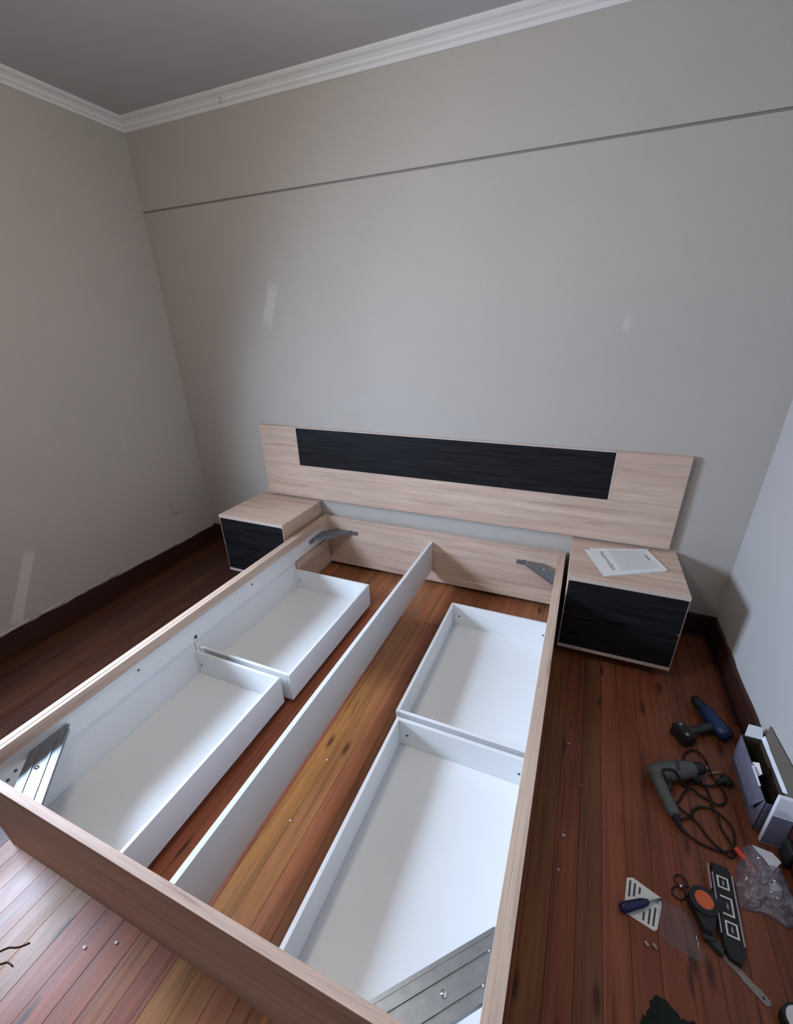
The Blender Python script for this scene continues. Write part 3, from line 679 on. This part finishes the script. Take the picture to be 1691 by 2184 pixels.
b = BM(); tube(b, [(1.822, -1.446, .014), (1.828, -1.443, .014), (1.840, -1.436, .014), (1.862, -1.422, .014), (1.880, -1.411, .014), (1.890, -1.405, .014), (1.897, -1.400, .014)], [.007, .012, .0135, .0120, .0115, .009, .006], 12); link('handle', b, M_bluehan, sd, True)
b = BM(); tube(b, [(1.896, -1.401, .014), (1.916, -1.388, .010), (1.934, -1.376, .007)], [.003, .003, .0028], 8); link('shaft', b, M_steel, sd, True)

# ------------------------------------------------------------------ tape measure
tm = tag(empty('tape_measure', (2.037, -1.36, 0)), 'black rounded tape measure with an orange disc, lying beside spirit level', 'tape measure')
b = BM(); cyl(b, (2.037, -1.350, 0.018), 0.036, 0.032, 28); 
prism(b, [(2.006, -1.366), (2.068, -1.366), (2.054, -1.408), (2.046, -1.424), (2.027, -1.424), (2.020, -1.404)], 0.003, 0.030, .004); link('case', b, M_rubber, tm, False)
b = BM(); cyl(b, (2.037, -1.350, 0.0355), 0.0215, 0.003, 26); dc = link('orange_disc', b, M_orange, tm, False); dc['label'] = 'orange disc'
b = BM(); tube(b, [(2.037+math.cos(a)*.022, -1.350+math.sin(a)*.022, .035) for a in [2*math.pi*k/26 for k in range(27)]], .0012, 6); link('disc_rim', b, M_pink, tm, True)
b = BM(); box(b, 2.024, 2.052, -1.436, -1.422, 0.003, 0.020, .003); link('tape_hook', b, M_dgrey, tm)
b = BM(); lp = [(2.008, -1.318, .010), (2.009, -1.303, .006), (1.998, -1.289, .004), (1.982, -1.292, .004), (1.977, -1.308, .004), (1.986, -1.320, .005), (1.999, -1.330, .004), (1.998, -1.345, .004), (1.984, -1.356, .004), (1.968, -1.350, .004), (1.967, -1.336, .004), (1.978, -1.324, .006), (1.994, -1.318, .008), (2.006, -1.320, .010)]
tube(b, smoothpath(lp, 5), 0.0020, 6); ws = link('wrist_cord', b, M_cord, tm, True)
b = BM(); cyl(b, (1.990, -1.321, .009), .0055, .008, 12); link('cord_toggle', b, M_glint, ws, True)

# ------------------------------------------------------------------ spirit level with three vial windows
lv = tag(empty('spirit_level', (2.093, -1.34, 0)), 'black spirit level with three pale rectangular windows lying on the floor', 'spirit level')
p0, p1 = Vector((2.103, -1.222)), Vector((2.090, -1.462)); dl = (p1-p0).normalized(); pr_ = Vector((-dl.y, dl.x)); LL = (p1-p0).length
def lf(u, v, z): p = p0+dl*u+pr_*v; return Vector((p.x, p.y, z))      # u along, v across (+ is right)
b = BM(); prism(b, [(0, -.020), (0, .020), (.012, .024), (LL-.02, .024), (LL, .014), (LL-.006, -.012), (LL-.03, -.021)], 0.0, 0.018, .002, lf); link('level_body', b, M_rubber, lv)
for (v0, v1, mm, ua, ub) in ((.0245, .0285, M_alu, .022, LL-.045), (-.0245, -.0210, M_alu, .03, LL-.055), (-.0340, -.0290, M_pink, .012, .080)):
    b = BM(); prism(b, [(ua, v0), (ub, v0), (ub, v1), (ua, v1)], 0.0, 0.0195, 0, lf); link('side_edge', b, mm, lv)
def frame(u0, u1, v0, v1, open_left=False):
    b = BM(); t = .0042
    bars = [(u0, u0+t, v0, v1), (u1-t, u1, v0, v1), (u0+t, u1-t, v1-t, v1)] + ([] if open_left else [(u0+t, u1-t, v0, v0+t)])
    for a, c, d_, e in bars: prism(b, [(a, d_), (c, d_), (c, e), (a, e)], .0185, .0200, 0, lf)
    fr = link('window_frame', b, M_paper, lv)
    b = BM(); tube(b, [lf((u0+u1)/2-.009, (v0+v1)/2, .0185), lf((u0+u1)/2+.009, (v0+v1)/2, .0185)], .0042, 10); link('vial', b, M_steel, fr, True)
frame(.035, .068, -.014, .015); frame(.088, .136, -.012, .016, True); frame(.150, .186, -.011, .018)

# ------------------------------------------------------------------ long narrow knife
kn = tag(empty('knife', (2.09, -1.47, 0)), 'long dull grey blade with short black handle below the tape measure', 'knife')
q0, q1 = Vector((2.030, -1.418)), Vector((2.150, -1.512)); dk = (q1-q0).normalized(); pk = Vector((-dk.y, dk.x)); KL = (q1-q0).length
def kf(u, v, z): p = q0+dk*u+pk*v; return Vector((p.x, p.y, z))
b = BM(); prism(b, [(0.008, -.010), (0.008, .012), (.046, .010), (.052, -.008), (.040, -.011)], 0.001, 0.014, .003, kf); link('handle', b, M_dgrey, kn)
b = BM(); prism(b, [(.044, -.0085), (.044, .008), (.120, .0085), (.128, .0105), (KL, .0085), (KL+.004, 0), (KL-.002, -.010), (.096, -.0085), (.094, -.0070)], 0.0005, 0.0022, 0, kf); link('blade', b, M_blade, kn)
b = BM(); cyl(b, kf(KL-.012, 0, .0024), .0030, .0008, 12); link('blade_hole', b, M_dgrey, kn)

# ------------------------------------------------------------------ clear film, dowels, screws, bits
b = BM(); pts = [(1.937, -1.371), (2.010, -1.376), (2.018, -1.430), (1.975, -1.485), (1.928, -1.480), (1.916, -1.452)]
n = 14; vs = []
for j in range(n+1):
    row = []
    for i in range(n+1):
        u, v = i/n, j/n
        x = 1.916+u*(0.020+0.078)+0.01*(1-v); y = -1.478+v*0.105-0.01*u
        if abs(u-.5)+abs(v-.5) > 0.86: x = x*.9+1.965*.1; y = y*.9+(-1.43)*.1
        row.append(b.verts.new((x, y, 0.0008+0.002*abs(noise.noise(Vector((x*60, y*60, 1)))))))
    vs.append(row)
for j in range(n):
    for i in range(n): b.faces.new((vs[j][i], vs[j][i+1], vs[j+1][i+1], vs[j+1][i]))
tag(link('clear_wrapper', b, M_film, None, loc=(1.96, -1.43, 0)), 'thin clear plastic wrapper lying flat between striped card and knife', 'wrapper')
for (x, y, a) in ((1.887, -1.499, -.9), (1.906, -1.496, -.8)):
    b = BM(); c, s_ = math.cos(a)*.006, math.sin(a)*.006; tube(b, [(x-c, y-s_, .004), (x+c, y+s_, .004)], .0036, 10)
    tag(link('wall_plug', b, M_beige, None, True, (x, y, 0)), ('left' if x < 1.89 else 'right')+' one of two small beige plugs lying below the striped card', 'wall plug', 'pair of beige plugs')
for (x, y, a, r_) in ((2.011, -1.436, 1.3, .0026), (2.012, -1.452, 1.5, .0026)):
    b = BM(); c, s_ = math.cos(a)*.007, math.sin(a)*.007; tube(b, [(x-c, y-s_, .003), (x+c*.4, y+s_*.4, .003), (x+c, y+s_, .003)], [.0012, .0012, .004], 10)
    tag(link('screw', b, M_glint, None, True, (x, y, 0)), ('upper' if y > -1.44 else 'lower')+' of two tiny bright screws on floor left of knife handle', 'screw', 'two screws by the knife')
for (x, y, rr) in ((1.661, -0.942, .003), (1.664, -1.299, .004), (1.711, -1.101, .002), (0.485, -2.067, .0045), (0.556, -2.028, .004), (1.656, -1.405, .003), (0.808, -1.590, .003), (0.806, -1.352, .003)):
    b = BM(); bmesh.ops.create_icosphere(b, subdivisions=1, radius=rr)
    for v in b.verts: v.co = Vector((x+v.co.x*1.5, y+v.co.y, rr*.5+v.co.z*.5))
    tag(link('plaster_crumb', b, M_corn, None, False, (x, y, 0)), 'tiny pale plaster crumb on floorboards '+('inside the bed frame' if x > .7 and x < 1 else 'in front of the bed foot' if x < .7 else 'right of the bed')+{-2.067: ', the left one', -2.028: ', the right one', -1.352: ', farther one', -1.590: ', nearer one', -0.942: ', farthest from camera', -1.101: ', second farthest', -1.299: ', third, close to the rail', -1.405: ', nearest camera'}[y], 'crumb', 'plaster crumbs on the floor')
# bottom left wires
for pts_, lb in (([(0.262, -2.190), (0.274, -2.165), (0.290, -2.146), (0.308, -2.138), (0.321, -2.130), (0.334, -2.117)], 'upper thin dark wire offcut on the floor before the bed foot'),
                 ([(0.286, -2.178), (0.309, -2.173), (0.322, -2.164), (0.345, -2.163)], 'lower thin dark wire offcut on the floor before the bed foot')):
    b = BM(); tube(b, smoothpath([(x, y, .002) for x, y in pts_], 4), .0016, 6); tag(link('wire_offcut', b, M_cord, None, True, (pts_[0][0], pts_[0][1], 0)), lb, 'wire')
# cloth at the bottom edge of the picture
b = BM(); n = 40; vs = []
cx_, cy_ = 1.950, -1.686
for j in range(n//2+1):
    rr = j/(n//2); row = []
    for i in range(n*2):
        a = 2*math.pi*i/(n*2)
        R_ = rr*(0.085+0.012*math.sin(3*a+1)+0.008*math.sin(7*a)+0.003*math.sin(31*a))
        x, y = cx_+math.cos(a)*R_*1.05, cy_+math.sin(a)*R_
        z = 0.022*(1-rr**3)+0.006*noise.noise(Vector((x*40, y*40, 0)))*(1-rr)+0.003*noise.noise(Vector((x*160, y*160, 0)))*(1-rr**4)
        row.append(b.verts.new((x, y, max(0.001, z+.002) if rr < 1 else .0008)))
    vs.append(row)
for j in range(n//2):
    for i in range(n*2): b.faces.new((vs[j][i], vs[j][(i+1) % (n*2)], vs[j+1][(i+1) % (n*2)], vs[j+1][i]))
bmesh.ops.remove_doubles(b, verts=b.verts[:], dist=1e-5)
tag(link('work_glove', b, M_cloth, None, True, (cx_, cy_, 0)), 'crumpled black cloth glove on the floor at the bottom edge', 'glove')
tr = tag(empty('tape_roll', (2.196, -1.534, 0)), 'round roll with pale top and black rim at the bottom right corner', 'tape roll')
b = BM(); cyl(b, (2.196, -1.534, 0.015), 0.034, 0.030, 28); link('roll', b, M_rubber, tr, False)
b = BM(); cyl(b, (2.196, -1.534, 0.0312), 0.028, 0.002, 28); link('side_disc', b, M_wbox, tr, False)

# ------------------------------------------------------------------ unseen glowing globe, added to brighten the shaded drawers and walls
LX, LY, LZ = 0.62, -1.62, 2.30
la = tag(empty('fill_lamp', (LX, LY, ZC)), 'added unseen fill globe hanging from the ceiling above the bed foot', 'lamp')
M_fill = bpy.data.materials.new('fill_glow'); M_fill.use_nodes = True
pb_ = M_fill.node_tree.nodes['Principled BSDF']; pb_.inputs['Base Color'].default_value = (0.9, 0.9, 0.9, 1)
pb_.inputs['Emission Color'].default_value = (1.0, 0.94, 0.85, 1); pb_.inputs['Emission Strength'].default_value = FILL_E
b = BM(); bmesh.ops.create_uvsphere(b, u_segments=24, v_segments=14, radius=0.13)
bmesh.ops.translate(b, verts=b.verts[:], vec=(LX, LY, LZ)); link('globe', b, M_fill, la, True)
b = BM(); tube(b, [(LX, LY, LZ+0.128), (LX, LY, ZC-.02)], 0.006, 8); link('rod', b, M_glint, la, True)
b = BM(); cyl(b, (LX, LY, ZC-.012), 0.05, 0.022, 20); link('fill_lamp_rose', b, M_pvc, la)

# ------------------------------------------------------------------ wall socket, cornice hook
ws_ = tag(empty('wall_socket', (XL+.004, -0.292, 0.376)), 'painted-over wall socket low on the left wall', 'socket')
b = BM(); box(b, XL+.0002, XL+.009, -0.332, -0.252, 0.336, 0.416, .003); link('cover_plate', b, M_left, ws_)
b = BM(); cyl(b, (XL+.0095, -0.292, 0.376), 0.024, 0.002, 24, (1, 0, 0)); link('socket_insert', b, M_right, ws_)
b = BM(); tube(b, smoothpath([(-0.330, -0.030, 2.548), (-0.330, -0.052, 2.552), (-0.331, -0.060, 2.542), (-0.329, -0.052, 2.530)], 3), .0042, 8); tag(link('ceiling_hook', b, M_corn, None, True, (-0.33, -0.03, 2.548)), 'small white hook on the cornice above the headboard, near left corner', 'hook')

for o in bpy.data.objects:
    if '_o' in o: del o['_o']
